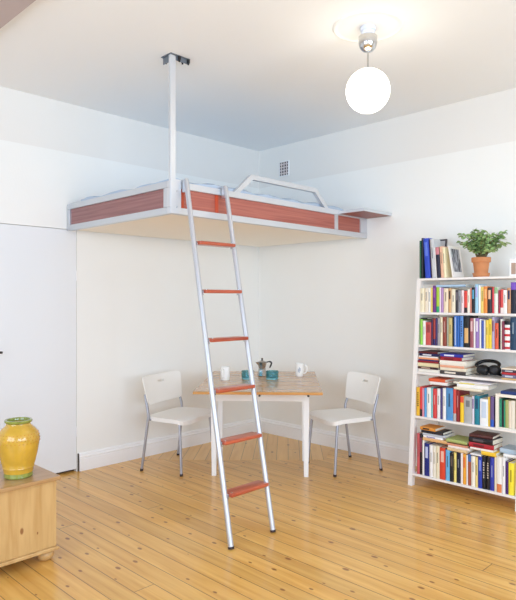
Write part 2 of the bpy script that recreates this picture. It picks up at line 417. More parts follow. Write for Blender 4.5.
# little shelf outside the head end
sh = bp('bedside_shelf', lambda b: box(b, BX+.001, 1.655, -.425, -.003, 2.166, 2.184, .001), mat('bedside shelf veneer', (150, 92, 84), .4, vary=.12))
bm = B(); box(bm, BX+.001, 1.662, -.432, -.4255, 2.166-Z0, 2.192-Z0, .001); box(bm, 1.6555, 1.662, -.4255, -.003, 2.166-Z0, 2.192-Z0, .001); box(bm, BX+.001, 1.655, -.425, -.003, 2.1845-Z0, 2.192-Z0)
obj('edge_trim', bm, ALUW, sh)
bm = B()
def qtop(a, b):
    x, y = rsq(a, b, 14)
    n = .010*math.sin(9*y+3*x)*math.cos(5*x+2*y) + .007*math.sin(23*y+11*x) + .005*math.sin(41*y-17*x)
    e = max(abs(x), abs(y))**10
    return (.70+.652*x, -1.118+1.07*y, 2.255 + n*(1-e*.3) - .03*e)
def qbot(a, b):
    x, y = rsq(a, b, 14)
    return (.70+.652*x, -1.118+1.07*y, 2.008)
shell(bm, 40, 70, qtop, qbot)
tag(obj('mattress', bm, QUILT, None, True), 'pale blue quilted mattress lying in the loft bed frame', 'mattress')

# ------------------------------------------------------------------ ladder
lad = empty('ladder', (1.9, -2.1, 0), 0, 'aluminium ladder with six red-brown wooden treads hooked on the loft bed', 'ladder')
LO = Vector((1.9, -2.1, 0))
def railp(y, z):      # centre line of the rail whose foot is at y
    return Vector((2.035 - .595*z/2.2, y + .147*z/2.2, z))
for yf in (-2.28, -1.932):
    bm = B(); tube(bm, [railp(yf, .013)-LO, railp(yf, 2.215)-LO], .0165, 16); r = obj('rail', bm, LADM, lad, True)
    bm = B(); tube(bm, [railp(yf, 0.002)-LO, railp(yf, .014)-LO], .0178, 16); obj('foot_cap', bm, RUBBER, r, True)
    t = railp(yf, 2.215)-LO
    bm = B(); box(bm, BX-.034-LO.x, t.x+.012, t.y-.012, t.y+.012, Z1+.001, Z1+.016, .002); box(bm, BX+.008-LO.x, t.x+.012, t.y-.012, t.y+.012, Z1-.07, Z1+.001, .002); obj('hook', bm, ALU, r)
for z in (1.788, 1.474, 1.170, .867, .570, .283):
    a, b = railp(-2.28, z)-LO, railp(-1.932, z)-LO
    bm = B(); box(bm, a.x-.052, a.x+.042, a.y+.0185, b.y-.018, z-.010, z+.012, .006, seg=3); tr = obj('tread', bm, TREAD, lad, True)
    # two grooves of screws and the end brackets
    for y, s in ((a.y+.017, 1), (b.y-.017, -1)):
        bm = B(); box(bm, a.x-.016, a.x+.016, y-.001*s-.001, y-.001*s+.001, z-.022, z+.008, .0005); tube(bm, [(a.x, y-.008*s, z-.017), (a.x, y+.006*s, z-.017)], .005, 10)
        tube(bm, [(a.x+.02, y+.02*s, z+.0122), (a.x+.02, y+.02*s, z+.0142)], .005, 10)
        obj('bracket', bm, STEEL, tr, True)

# ------------------------------------------------------------------ drop-leaf table
tab = empty('dining_table', (1.005, -.988, 0), math.radians(42), 'drop-leaf pine table with white legs standing in the corner below the bed', 'table')
bm = B(); box(bm, -.482, .482, -.272, .272, .718, .74, .003); obj('tabletop', bm, TABLEW, tab)
for s in (-1, 1):
    bm = B(); box(bm, -.482, .482, min(s*.274, s*.635), max(s*.274, s*.635), .718, .74, .003); lf = obj('leaf', bm, [TABLEW], tab)
    bm = B(); box(bm, -.482, .482, s*.6355-.003, s*.6355+.003, .7185, .7375, .002); obj('edge_strip', bm, TABLEE, lf)
for s, x in ((-1, .015), (-1, .375)):
    bm = B(); tube(bm, [(x, s*.641, .713), (x, s*.60, .713)], .0085, 10); obj('catch', bm, BLACKM, tab, True)
for (x0, x1, y0, y1) in ((-.35, .35, -.25, -.228), (-.35, .35, .228, .25), (-.39, -.368, -.21, .21), (.368, .39, -.21, .21)):
    bm = B(); box(bm, x0, x1, y0, y1, .605, .7175, .002); obj('apron', bm, WHITEP, tab)
for sx in (-1, 1):
    for sy in (-1, 1):
        bm = B(); cx, cy = sx*.372, sy*.232
        vs = []
        for z, w in ((0, .018), (.58, .0235), (.7175, .0235)):
            vs.append([bm.verts.new((cx+a*w, cy+b*w, z)) for a, b in ((-1, -1), (1, -1), (1, 1), (-1, 1))])
        for p, q in zip(vs, vs[1:]):
            for k in range(4): bm.faces.new((p[k], p[(k+1) % 4], q[(k+1) % 4], q[k]))
        bm.faces.new(vs[0]); bm.faces.new(vs[-1])
        bmesh.ops.bevel(bm, geom=[e for e in bm.edges if abs(e.verts[0].co.z-e.verts[1].co.z) > .05], offset=.004, segments=2, affect='EDGES')
        obj('leg', bm, WHITEP, tab)

# ------------------------------------------------------------------ chairs (local: faces +x, origin between the feet)
def make_chair(loc, rz, label, sx, sy):
    t = empty('dining_chair', loc, rz, label, 'chair', 'white chairs at the corner table'); t.scale = (sx, sy, 1)
    def seat(a, b):
        x, y = rsq(a, b, 6)
        w = .222 - .012*(-x)
        dish = -.010*(1-y*y)*(1-x*x)
        front = -.022*max(0, (x-.55)/.45)**2
        return x, y, w, dish + front
    def st(a, b):
        x, y, w, z = seat(a, b); return (.018+.215*x, w*y, .452+z)
    def sb(a, b):
        x, y, w, z = seat(a, b); m = max(abs(a), abs(b)); k = 1 if m > .93 else 0
        return (.018+.213*x, (w-.002)*y, .452+z-.012-.022*k)
    bm = B(); shell(bm, 26, 26, st, sb); obj('seat', bm, WPLAST, t, True)
    def bk(a, b, d):
        y, z = rsq(a, b, 12)
        zz = .660 + .117*z
        x = -.185 - .042*(zz-.56)/.2 + .022*y*y*1. - .0
        w = .224+.014*z
        return (x-.012*(1-y*y)+d, w*y, zz)
    bm = B(); shell(bm, 36, 24, lambda a, b: bk(a, b, .006), lambda a, b: bk(a, b, -.006), lambda a, b: abs(a) < .17 and .42 < b < .60)
    obj('backrest', bm, WPLAST, t, True)
    for s in (-1, 1):
        y = s*.2
        p = smooth_path([(-.22, s*.228, .012), (-.185, s*.222, .24), (-.16, s*.2135, .43), (-.165, s*.212, .50), (-.192, s*.205, .575), (-.208, s*.2, .63)], 6)
        bm = B(); tube(bm, p, .0115, 12); lg = obj('leg', bm, CHAIRLEG, t, True)
        bm = B(); tube(bm, [(-.222, s*.2285, 0), (-.219, s*.2275, .018)], .0135, 12); obj('foot_cap', bm, RUBBER, lg, True)
        p = smooth_path([(.225, s*.218, .012), (.205, s*.208, .25), (.192, s*.202, .38), (.18, s*.198, .418), (.14, s*.196, .428)], 6)
        bm = B(); tube(bm, p, .0115, 12); lg = obj('leg', bm, CHAIRLEG, t, True)
        bm = B(); tube(bm, [(.226, s*.2185, 0), (.224, s*.2175, .018)], .0135, 12); obj('foot_cap', bm, RUBBER, lg, True)
        bm = B(); tube(bm, [(-.157, s*.2, .425), (.14, s*.196, .428)], .0095, 10); obj('seat_bar', bm, CHAIRLEG, t, True)
    bm = B(); tube(bm, [(-.158, -.2, .424), (-.158, .2, .424)], .0095, 10); tube(bm, [(.1, -.196, .4235), (.1, .196, .4235)], .0085, 10); obj('crossbar', bm, CHAIRLEG, t, True)
    return t
make_chair((.452, -1.432, 0), math.radians(19), 'white plastic chair with silver legs beside the left wall, facing the ladder', .86, 1.19)
make_chair((1.478, -.468, 0), math.radians(-110), 'white plastic chair with silver legs between the table and the bookcase', 1.0, 1.0)

# ------------------------------------------------------------------ things on the table
TZ = .7405
def mug(loc, rz, r, h, label):
    t = empty('mug', loc, rz, label, 'mug', 'white mugs on the table')
    bm = B(); lathe(bm, [(0, 0), (r*.86, 0), (r*.93, .004), (r*.97, h*.3), (r, h), (r-.002, h+.0015), (r-.004, h), (r-.005, h*.3), (r-.007, .007), (0, .006)], 32); obj('body', bm, MUG, t, True)
    bm = B(); tube(bm, smooth_path([(r*.96, 0, h*.82), (r+.022, 0, h*.8), (r+.03, 0, h*.55), (r+.02, 0, h*.28), (r*.94, 0, h*.22)]), .0055, 10); obj('handle', bm, MUG, t, True)
    bm = B()
    for k in range(9):
        a = math.radians(40+70) + (k-4)*.055
    for (da, z0, z1) in ((-.22, .35, .6), (0., .3, .72), (.22, .42, .66)):
        a0, a1_ = -PI*.55+da-.07, -PI*.55+da+.07
        rr = r+.0006
        vs = [bm.verts.new((rr*math.cos(a), rr*math.sin(a), h*z)) for z in (z0, z1) for a in (a0, (a0+a1_)/2, a1_)]
        bm.faces.new((vs[0], vs[1], vs[4], vs[3])); bm.faces.new((vs[1], vs[2], vs[5], vs[4]))
    obj('printed_motif', bm, MOTIF, t)
    return t
mug((.78, -1.194, TZ), math.radians(-62), .041, .112, 'white mug on the table left of the coffee pot, seen through the ladder')
mug((1.063, -.561, TZ), math.radians(48), .038, .116, 'white mug on the right side of the table near the right-hand chair')
def glass(loc, label):
    r, h = .055, .070
    bm = B(); lathe(bm, [(0, 0), (r*.93, 0), (r*.98, .005), (r, h*.4), (r, h), (r-.0015, h+.001), (r-.003, h), (r-.004, h*.4), (r-.007, .012), (0, .010)], 40)
    tag(obj('tumbler', bm, TEAL, None, True, loc), label, 'tumbler', 'teal glass tumblers on the table')
glass((.861, -1.006, TZ), 'low teal glass tumbler behind the right ladder rail')
glass((1.019, -.867, TZ), 'low teal glass tumbler in front of the coffee pot')
mk = empty('moka_pot', (.815, -.783, TZ), math.radians(48), 'small octagonal aluminium stovetop coffee pot on the table', 'coffee pot'); mk.scale = (.86, .86, .86)
k_ = .9
bm = B(); lathe(bm, [(0, 0), (.05*k_, 0), (.052*k_, .004), (.043*k_, .062), (.041*k_, .068), (0, .068)], 8); obj('boiler', bm, MOKA, mk)
bm = B(); lathe(bm, [(0, .0685), (.043*k_, .0685), (.043*k_, .08), (.038*k_, .083), (.056*k_, .145), (.054*k_, .1455), (0, .144)], 8)
sp = [bm.verts.new(p) for p in ((-.045*k_, -.022, .142), (-.045*k_, .022, .142), (-.079*k_, 0, .147), (-.040*k_, 0, .105))]
bm.faces.new((sp[0], sp[2], sp[1])); bm.faces.new((sp[0], sp[3], sp[2])); bm.faces.new((sp[1], sp[2], sp[3])); bm.faces.new((sp[0], sp[1], sp[3]))
obj('upper_chamber', bm, MOKA, mk)
bm = B(); lathe(bm, [(.0545*k_, .146), (.05*k_, .149), (.02*k_, .161), (.008, .163), (0, .163)], 8); ld = obj('lid', bm, MOKA, mk)
bm = B(); lathe(bm, [(0, .163), (.007, .163), (.006, .168), (.010, .173), (.010, .182), (.007, .187), (0, .188)], 16); obj('knob', bm, MOKAB, ld, True)
bm = B(); tube(bm, smooth_path([(.048*k_, 0, .143), (.075, 0, .149), (.094, 0, .142), (.096, 0, .125), (.084, 0, .095), (.078, 0, .085)]), [.006]*8+[.0085]*24+[.007]*9, 10); obj('handle', bm, MOKAB, mk, True)

# ------------------------------------------------------------------ pine chest and vase
ch = empty('pine_chest', (1.225, -3.62, 0), 0, 'low pale pine chest on bun feet standing by the white door', 'chest')
cx, cy = 1.225, -3.62
bm = B(); box(bm, .985-cx, 1.455-cx, -4.2-cy, -3.045-cy, .077, .438, .002); obj('body', bm, PINEV, ch)
bm = B(); box(bm, .965-cx, 1.478-cx, -4.22-cy, -3.027-cy, .4385, .46, .004); obj('top', bm, PINETOP, ch)
bm = B(); box(bm, .975-cx, 1.468-cx, -4.21-cy, -3.035-cy, .058, .0765, .004); obj('plinth', bm, PINE, ch)
for x in (1.03, 1.405):
    for y in (-4.13, -3.085):
        bm = B(); lathe(bm, [(0, 0), (.024, 0), (.038, .008), (.046, .024), (.046, .036), (.038, .05), (.026, .0575), (0, .0575)], 24, (x-cx, y-cy, 0)); obj('bun_foot', bm, PINE, ch, True)
vs = empty('vase', (1.318, -3.196, .4605), 0, 'glossy yellow ceramic vase with green rim on the pine chest', 'vase'); vs.scale = (.91, .91, .94)
bm = B(); prof = [(0, .028), (.083, .028), (.085, .033), (.087, .05), (.092, .058), (.090, .064), (.098, .09), (.110, .14), (.119, .19), (.122, .215), (.119, .24), (.109, .262), (.092, .281), (.076, .293), (.070, .301), (.068, .309), (.062, .309), (.062, .30), (.08, .27), (.10, .2), (.07, .04), (0, .036)]
lathe(bm, prof, 48); obj('body', bm, YEL, vs, True)
bm = B(); lathe(bm, [(0, 0), (.078, 0), (.083, .006), (.082, .0275), (0, .0275)], 48); obj('base_ring', bm, GRN, vs, True)
bm = B(); lathe(bm, [(.0615, .3095), (.0685, .3095), (.078, .315), (.0805, .322), (.076, .329), (.066, .329), (.0625, .322), (.0615, .3095)], 48); obj('rim', bm, GRN, vs, True)
bm = B()
for row, (r, z) in enumerate(((.1225, .205), (.1222, .222), (.119, .239), (.1135, .2535))):
    for k in range(34):
        a = 2*PI*(k+.5*row)/34
        m = Matrix.Translation((r*math.cos(a), r*math.sin(a), z)) @ Matrix.Rotation(a, 4, 'Z') @ Matrix.Diagonal((.0016, .003, .0034, 1))
        bmesh.ops.create_icosphere(bm, subdivisions=1, radius=1, matrix=m)
obj('dotted_band', bm, YELP, vs, True)

# ------------------------------------------------------------------ bookcase
SH = {'T': (1.588, -.39), 'B': (1.325, -.413), 'C': (1.074, -.435), 'D': (.866, -.453), 'E': (.531, -.483), 'F': (.096, -.52)}
XL, XRT = 2.165, 2.942
bc = empty('bookcase', (2.55, -.3, 0), 0, 'tall white open bookcase full of books against the back wall', 'bookcase')
O = Vector((2.55, -.3, 0))
YB = -.085
def yfr(z): return -.527 + .087*z
for x0, x1 in ((XL-.034, XL), (XRT, XRT+.034)):
    bm = B(); vs_ = []
    for z in (0, 1.588): vs_.append([bm.verts.new((x-O.x, y-O.y, z)) for x, y in ((x0, yfr(z)), (x1, yfr(z)), (x1, yfr(z)+.042), (x0, yfr(z)+.042))])
    for k in range(4): bm.faces.new((vs_[0][k], vs_[0][(k+1) % 4], vs_[1][(k+1) % 4], vs_[1][k]))
    bm.faces.new(vs_[0]); bm.faces.new(vs_[1]); up = obj('upright', bm, SHELFW, bc)
    bm = B(); box(bm, x0-O.x, x1-O.x, YB-.035-O.y, YB-O.y, 0, 1.588, .002); obj('upright', bm, SHELFW, bc)
    for k, (zt, yf) in SH.items():
        bm = B(); box(bm, x0+.008-O.x, x1-.008-O.x, yfr(zt-.03)+.044-O.y, YB-.036-O.y, zt-.045, zt-.0165, .001); obj('cross_bar', bm, SHELFW, bc)
for k, (zt, yf) in SH.items():
    bm = B(); box(bm, XL+.0005-O.x, XRT-.0005-O.x, yf-O.y, YB-O.y, zt-.017, zt, .002); obj('shelf', bm, SHELFW, bc)

# ------------------------------------------------------------------ books
BOOKS = {}
BOOKS['T'] = [
    (2167, 14, 296, (24, 92, 62), 'dark green tall book', 'dark green book', None),
    (2184, 15, 316, (24, 26, 40), 'narrow black book', 'narrow black book', None),
    (2202, 43, 310, (42, 72, 190), 'bright blue ring-edged book', 'bright blue book', (92, 120, 218)),
    (2247, 10, 300, (60, 35, 60), 'thin plum booklet', 'plum booklet', None),
    (2259, 27, 302, (196, 198, 202), 'pale grey hardback', 'pale grey book', None),
    (2287, 10, 236, (245, 243, 240), 'thin white booklet', 'white booklet', None),
    (2299, 30, 235, (34, 34, 56), 'navy book with pink head', 'navy pink-topped book', (206, 130, 140)),
    (2330, 25, 240, (240, 190, 160), 'salmon paperback', 'salmon book', None),
    (2356, 20, 231, (240, 228, 190), 'pale cream paperback', 'pale cream book', None),
]
BOOKS['B'] = [
    (2167, 32, 186, (240, 230, 200), 'wide cream volume', 'wide cream volume', None),
    (2200, 31, 185, (236, 222, 200), 'ivory volume', 'ivory volume', None),
    (2233, 21, 185, (245, 244, 242), 'white paperback', 'white paperback', None),
    (2256, 15, 189, (232, 205, 110), 'thin yellow book', 'thin yellow book', None),
    (2273, 27, 205, (110, 48, 130), 'purple book', 'purple book', (150, 80, 165)),
    (2302, 23, 192, (170, 205, 60), 'lime book with green foot', 'lime-green book', (40, 165, 110)),
    (2327, 12, 191, (240, 225, 230), 'thin pinkish white book', 'pinkish white book', None),
    (2341, 18, 187, (180, 140, 190), 'mauve book', 'mauve book', None),
    (2361, 36, 183, (240, 224, 195), 'broad peach-cream book', 'peach-cream book', None),
    (2399, 22, 183, (214, 170, 120), 'tan book with dark mark', 'tan book', (70, 50, 45)),
    (2422, 31, 175, (240, 230, 205), 'plain cream book', 'plain cream book', None),
    (2455, 20, 170, (52, 50, 56), 'charcoal book', 'charcoal book', (120, 110, 120)),
    (2477, 22, 167, (150, 150, 158), 'mid grey book', 'mid grey book', None),
    (2501, 19, 167, (240, 222, 224), 'blush white book', 'blush white book', None),
    (2522, 24, 162, (222, 70, 60), 'red book with black foot', 'red black-footed book', (30, 25, 30)),
    (2547, 19, 173, (242, 236, 220), 'off-white paperback', 'off-white book', None),
    (2568, 13, 180, (232, 150, 130), 'slim salmon book', 'slim salmon book', None),
    (2583, 23, 187, (26, 26, 34), 'black book with blue band', 'black blue-banded book', (90, 170, 205)),
    (2608, 22, 209, (160, 205, 230), 'tall light blue book', 'tall light blue book', (180, 170, 230)),
    (2632, 15, 201, (246, 246, 244), 'tall white book', 'tall white book', None),
    (2649, 22, 189, (240, 215, 120), 'pale yellow book', 'pale yellow book', None),
    (2672, 27, 192, (232, 140, 60), 'orange book', 'orange book', (240, 180, 120)),
    (2700, 31, 184, (46, 42, 48), 'dark charcoal paperback', 'dark charcoal paperback', (235, 190, 150)),
    (2732, 15, 185, (215, 70, 80), 'coral red book', 'coral red book', None),
    (2749, 25, 185, (236, 240, 228), 'white book with green head', 'green-headed white book', (150, 190, 140)),
    (2776, 12, 163, (160, 30, 60), 'thin crimson book', 'crimson book', None),
    (2790, 21, 170, (220, 80, 80), 'red book with white foot', 'white-footed red book', (240, 225, 220)),
    (2812, 25, 165, (246, 244, 242), 'broad white spine', 'broad white book', None),
    (2838, 25, 180, (205, 150, 110), 'tan and navy book', 'tan-and-navy book', (36, 44, 84)),
    (2864, 35, 218, (24, 26, 46), 'tall dark book with violet top', 'violet-topped book', (120, 80, 190)),
]
BOOKS['C'] = [
    (2178, 18, 197, (150, 215, 80), 'lime green book', 'lime book', None),
    (2198, 25, 186, (244, 240, 236), 'white book', 'white book', None),
    (2224, 46, 175, (205, 85, 80), 'broad brick-red book', 'brick-red book', (150, 60, 60)),
    (2271, 14, 199, (70, 35, 75), 'thin aubergine book', 'aubergine book', None),
    (2286, 19, 205, (165, 60, 50), 'rust book with navy foot', 'rust book', (40, 35, 100)),
    (2306, 18, 209, (62, 52, 110), 'indigo book', 'indigo book', None),
    (2325, 19, 208, (165, 160, 160), 'warm grey book', 'warm grey book', None),
    (2346, 19, 216, (240, 228, 196), 'cream book', 'cream book', None),
    (2367, 29, 219, (142, 66, 50), 'chestnut brown book', 'chestnut book', None),
    (2397, 15, 217, (160, 165, 145), 'sage grey book', 'sage book', None),
    (2413, 28, 213, (205, 185, 120), 'khaki book', 'khaki book', None),
    (2443, 11, 218, (20, 20, 26), 'thin black book', 'thin black book', None),
    (2455, 25, 228, (60, 115, 195), 'blue book with white stripe', 'white-striped blue book', (190, 205, 235)),
    (2482, 16, 227, (40, 100, 180), 'deep blue book', 'deep blue book', None),
    (2500, 27, 231, (90, 140, 205), 'blue book with dark dots', 'dotted blue book', (40, 50, 110)),
    (2530, 45, 227, (22, 24, 28), 'thick black book with colour picture', 'thick black book', (225, 180, 120)),
    (2577, 26, 213, (160, 90, 100), 'dusty red book', 'dusty red book', (225, 190, 190)),
    (2604, 15, 214, (244, 242, 238), 'slim white book', 'slim white book', None),
    (2620, 25, 214, (150, 120, 185), 'lavender book with white label', 'lavender book', (235, 225, 235)),
    (2647, 15, 207, (246, 246, 244), 'bright white book', 'bright white book', None),
    (2664, 17, 198, (58, 84, 170), 'royal blue book', 'royal blue book', None),
    (2682, 10, 201, (235, 235, 230), 'very thin white book', 'very thin white book', None),
    (2694, 21, 203, (235, 205, 80), 'mustard yellow book', 'mustard book', None),
    (2716, 23, 211, (245, 215, 60), 'bright yellow book', 'bright yellow book', None),
    (2741, 18, 224, (180, 170, 200), 'lilac grey book', 'lilac grey book', (120, 50, 70)),
    (2760, 27, 182, (225, 95, 65), 'vermilion book', 'vermilion book', None),
    (2788, 10, 190, (30, 28, 30), 'sliver of black book', 'sliver-thin black book', None),
    (2799, 13, 211, (244, 240, 228), 'narrow ivory book', 'narrow ivory book', None),
    (2813, 15, 197, (130, 40, 70), 'claret book', 'claret book', None),
    (2829, 37, 201, (244, 242, 240), 'red and white striped book', 'red-and-white striped book', 'stripes'),
    (2870, 39, 227, (30, 62, 92), 'large petrol blue binder', 'petrol blue binder', None),
]
BOOKS['E'] = [
    (2171, 29, 217, (240, 190, 60), 'yellow book with black marks', 'black-marked yellow book', (40, 32, 30)),
    (2202, 20, 224, (225, 62, 66), 'red book with black foot', 'black-footed red book', (30, 24, 28)),
    (2223, 14, 216, (230, 150, 165), 'thin pink book', 'thin pink book', None),
    (2238, 18, 217, (90, 165, 220), 'sky blue book', 'sky blue book', None),
    (2258, 35, 223, (244, 242, 236), 'broad white book', 'broad white book', None),
    (2294, 16, 226, (130, 200, 205), 'pale teal book', 'pale teal book', None),
    (2312, 29, 221, (215, 70, 68), 'coral red book', 'coral red book', None),
    (2343, 25, 225, (240, 240, 238), 'clean white book', 'clean white book', None),
    (2369, 18, 231, (70, 60, 120), 'narrow indigo book', 'narrow indigo book', None),
    (2389, 25, 234, (244, 242, 240), 'second white book', 'white book', None),
    (2416, 54, 241, (88, 150, 205), 'thick sky blue book', 'thick sky blue book', None),
    (2472, 24, 235, (225, 85, 75), 'red book with grey foot', 'grey-footed red book', (190, 190, 190)),
    (2498, 25, 230, (140, 38, 40), 'maroon book', 'maroon book', None),
    (2528, 26, 189, (250, 205, 50), 'yellow book with orange top', 'orange-topped yellow book', (235, 85, 60)),
    (2556, 59, 191, (176, 178, 178), 'wide grey box file', 'wide grey box file', (120, 124, 128)),
    (2617, 16, 200, (235, 228, 240), 'narrow white book', 'narrow white book', (120, 80, 150)),
    (2636, 36, 206, (32, 130, 150), 'teal hardback', 'teal book', (20, 80, 110)),
    (2676, 58, 188, (240, 244, 248), 'wide white ring binder', 'wide white binder', (200, 215, 235)),
    (2735, 11, 206, (240, 200, 80), 'thin golden book', 'thin golden book', None),
    (2748, 25, 212, (110, 90, 140), 'plum book with blue foot', 'blue-footed plum book', (40, 90, 190)),
]
BOOKS['F'] = [
    (2198, 22, 308, (205, 90, 95), 'dusty rose book', 'dusty rose book', None),
    (2221, 21, 309, (28, 24, 28), 'black book', 'black book', (160, 70, 100)),
    (2244, 15, 264, (244, 240, 232), 'slim white book', 'slim white book', None),
    (2261, 39, 244, (32, 42, 120), 'thick navy book', 'thick navy book', (190, 200, 235)),
    (2302, 29, 237, (244, 242, 242), 'smooth white book', 'smooth white book', None),
    (2332, 23, 237, (238, 232, 215), 'cream paperback', 'cream paperback', None),
    (2357, 27, 239, (236, 226, 196), 'pale straw book', 'pale straw book', None),
    (2386, 43, 232, (222, 74, 50), 'thick orange-red book', 'thick orange-red book', (240, 190, 170)),
    (2432, 32, 223, (110, 185, 230), 'light blue book', 'light blue book', None),
    (2466, 28, 207, (24, 24, 26), 'black hardback', 'black hardback', (90, 80, 70)),
    (2495, 20, 215, (240, 222, 130), 'pale lemon book', 'pale lemon book', None),
    (2516, 29, 224, (22, 26, 48), 'midnight blue book', 'midnight blue book', None),
    (2547, 18, 221, (242, 236, 236), 'chalk white book', 'chalk white book', None),
    (2566, 21, 218, (242, 170, 60), 'amber book', 'amber book', (230, 110, 60)),
    (2589, 12, 214, (244, 240, 236), 'thin white booklet', 'white booklet', None),
    (2602, 23, 224, (165, 85, 60), 'rust book with blue head', 'rust book', (70, 110, 170)),
    (2627, 29, 215, (244, 240, 226), 'ivory book', 'ivory book', None),
    (2658, 19, 213, (240, 215, 140), 'buff yellow book', 'buff book', None),
    (2679, 29, 221, (44, 64, 170), 'cobalt blue book', 'cobalt book', (120, 140, 220)),
    (2709, 24, 227, (22, 22, 28), 'black book with pale lettering', 'lettered black book', (205, 195, 180)),
    (2734, 26, 228, (24, 20, 26), 'second black book with pale lettering', 'second lettered black book', (210, 195, 175)),
    (2762, 29, 230, (48, 60, 165), 'ultramarine book', 'ultramarine book', None),
    (2793, 17, 238, (236, 224, 200), 'sand coloured book', 'sand book', None),
    (2812, 34, 243, (240, 238, 232), 'white book with orange foot', 'orange-footed white book', (225, 130, 80)),
    (2848, 21, 245, (246, 244, 244), 'tall plain white book', 'plain white book', None),
    (2871, 18, 222, (72, 36, 110), 'violet book', 'violet book', None),
    (2891, 35, 217, (246, 228, 60), 'thick lemon yellow book', 'lemon yellow book', None),
]

SHNAME = {'T': "top of the bookcase", 'B': 'second bookcase shelf', 'C': 'third bookcase shelf', 'D': 'fourth bookcase shelf', 'E': 'fifth bookcase shelf', 'F': 'bottom bookcase shelf'}
GROUP = {'T': 'books standing on top of the bookcase', 'B': 'books standing on the second shelf', 'C': 'books standing on the third shelf', 'E': 'books standing on the fifth shelf', 'F': 'books standing on the bottom shelf'}
def book_mesh(t, d, h, rgb, label=None, soft=False):
    """a bound book standing: spine at y=0 looking to -y, thickness along x from 0 to t; returns cover object with its page block"""
    c = min(.0022, t*.16); bm = B()
    n = 5; sp = []
    for k in range(n+1):
        u = k/n; sp.append((t*u, -.0035*math.sin(PI*u) if t > .011 else 0.))
    poly = [(0, d)] + [(0, .0)] + sp[1:-1] + [(t, 0), (t, d), (t-c, d), (t-c, .004), (c, .004), (c, d)]
    prism(bm, poly, 0, h)
    o = obj('book', bm, bm_(rgb))
    bm = B(); box(bm, c+.0002, t-c-.0002, .0042, d-.004, .003, h-.003); obj('pages', bm, PAGE, o)
    return o
def spine_box(o, t, z0, z1, rgb, m=.14, name='spine_label'):
    bm = B(); a, b = t*m, t*(1-m); n = 4
    lo = []; hi = []
    for k in range(n+1):
        x = a+(b-a)*k/n; y = (-.0035*math.sin(PI*x/t) if t > .011 else 0.)-.0005
        lo.append(bm.verts.new((x, y, z0))); hi.append(bm.verts.new((x, y, z1)))
    for k in range(n): bm.faces.new((lo[k], lo[k+1], hi[k+1], hi[k]))
    obj(name, bm, bm_(rgb), o)
tops = {'D': []}
rng = random.Random(3)
for key, rows in BOOKS.items():
    zt, yf = SH[key]; prev = None; tops[key] = []
    depth = {'T': .12, 'B': .15, 'C': .16, 'E': .185, 'F': .185}[key]
    tilt = 0.
    gap = {'T': 1., 'B': .238, 'C': .228, 'E': .31, 'F': .41}[key]
    for i, (x, w, h, rgb, desc, short, lab) in enumerate(rows):
        t, hh = w/1000-.0008, min(h/1000, gap)
        d = min(depth, hh*.74)*rng.uniform(.9, 1.0)
        o = book_mesh(t, d, hh, rgb)
        if key == 'T': x -= 22
        o.location = (x/1000, yf+.010+rng.uniform(0, .008), zt+.0004)
        if key == 'T' and i >= 2:
            o.rotation_euler = (0, -math.radians(3.6), 0); o.location.x += .019; o.location.z += .0003
        l = (desc + ' at left end, ' + SHNAME[key]) if prev is None else (desc + ' right of the ' + prev + ', ' + SHNAME[key])
        tag(o, l, 'book', GROUP[key])
        prev = short
        tops[key].append((x/1000, x/1000+t, zt+hh))
        if lab == 'stripes':
            for k in range(4): spine_box(o, t, hh*(.02+.22*k), hh*(.10+.22*k), (206, 36, 44), 0., 'red_band')
            spine_box(o, t, hh*.86, hh, (26, 24, 28), 0., 'black_band')
        elif lab:
            if 'foot' in desc: spine_box(o, t, .001, hh*.24, lab, .0)
            elif 'head' in desc or 'top' in desc: spine_box(o, t, hh*.76, hh-.001, lab, .0)
            elif 'picture' in desc: spine_box(o, t, hh*.14, hh*.62, lab, .18, 'picture_band')
            elif 'stripe' in desc: spine_box(o, t, hh*.05, hh*.95, lab, .36)
            elif 'lettering' in desc or 'marks' in desc or 'dots' in desc:
                for k in range(7): spine_box(o, t, hh*(.34+.075*k), hh*(.34+.075*k+rng.uniform(.03, .055)), lab, .32)
            elif 'box file' in desc: spine_box(o, t, hh*.62, hh*.86, lab, .25)
            elif 'binder' in desc: spine_box(o, t, hh*.3, hh*.9, lab, .2)
            else: spine_box(o, t, hh*.55, hh*.9, lab, .22)
        elif t > .018:
            dk = tuple(int(v*.62) if sum(rgb) > 380 else min(255, int(v*.5+120)) for v in rgb)
            spine_box(o, t, hh*rng.uniform(.40, .5), hh*rng.uniform(.72, .85), dk, .38)
# books lying flat: dims in metres (x0, x1, thickness, depth); they pile up on whatever lies under them
def top_under(key, x0, x1):
    z = SH[key][0]
    for a, b, h in tops[key]:
        if b > x0+.002 and a < x1-.002: z = max(z, h)
    return z
def flat(key, x0, x1, th, d, rgb, label, group, y=0., pages_white=None, rz=0., lab=None):
    w = x1-x0
    if key in 'EF' and x0 > 2.2 and x1 < 2.9: rz = rng.uniform(-.06, .06)
    o = book_mesh(th, d, w, rgb)
    z = top_under(key, x0, x1)+.0006
    # standing book -> lying: local z (height) to world x, local x (thickness) to world z
    o.matrix_world = Matrix.Translation((x0, SH[key][1]+.012+y, z)) @ Matrix.Rotation(rz, 4, 'Z') @ Matrix(((0, 0, 1, 0), (0, 1, 0, 0), (1, 0, 0, 0), (0, 0, 0, 1)))
    # the swap mirrors the mesh: flip the face order so that normals look outward
    if lab: spine_box(o, th, w*.18, w*.62, lab, .25)
    for me in [o.data] + [c.data for c in o.children]: me.flip_normals()
    tag(o, label, 'book', group)
    tops[key].append((x0, x1, z+th))
    return o
G = 'books lying flat on the second shelf'
flat('B', 2.301, 2.533, .016, .15, (170, 200, 226), 'pale blue folder lying across the cream books, second bookcase shelf', G)
flat('C', 2.183, 2.238, .010, .13, (30, 26, 30), 'black booklet lying on the white and brick-red books, third bookcase shelf', 'books lying flat on the third shelf')
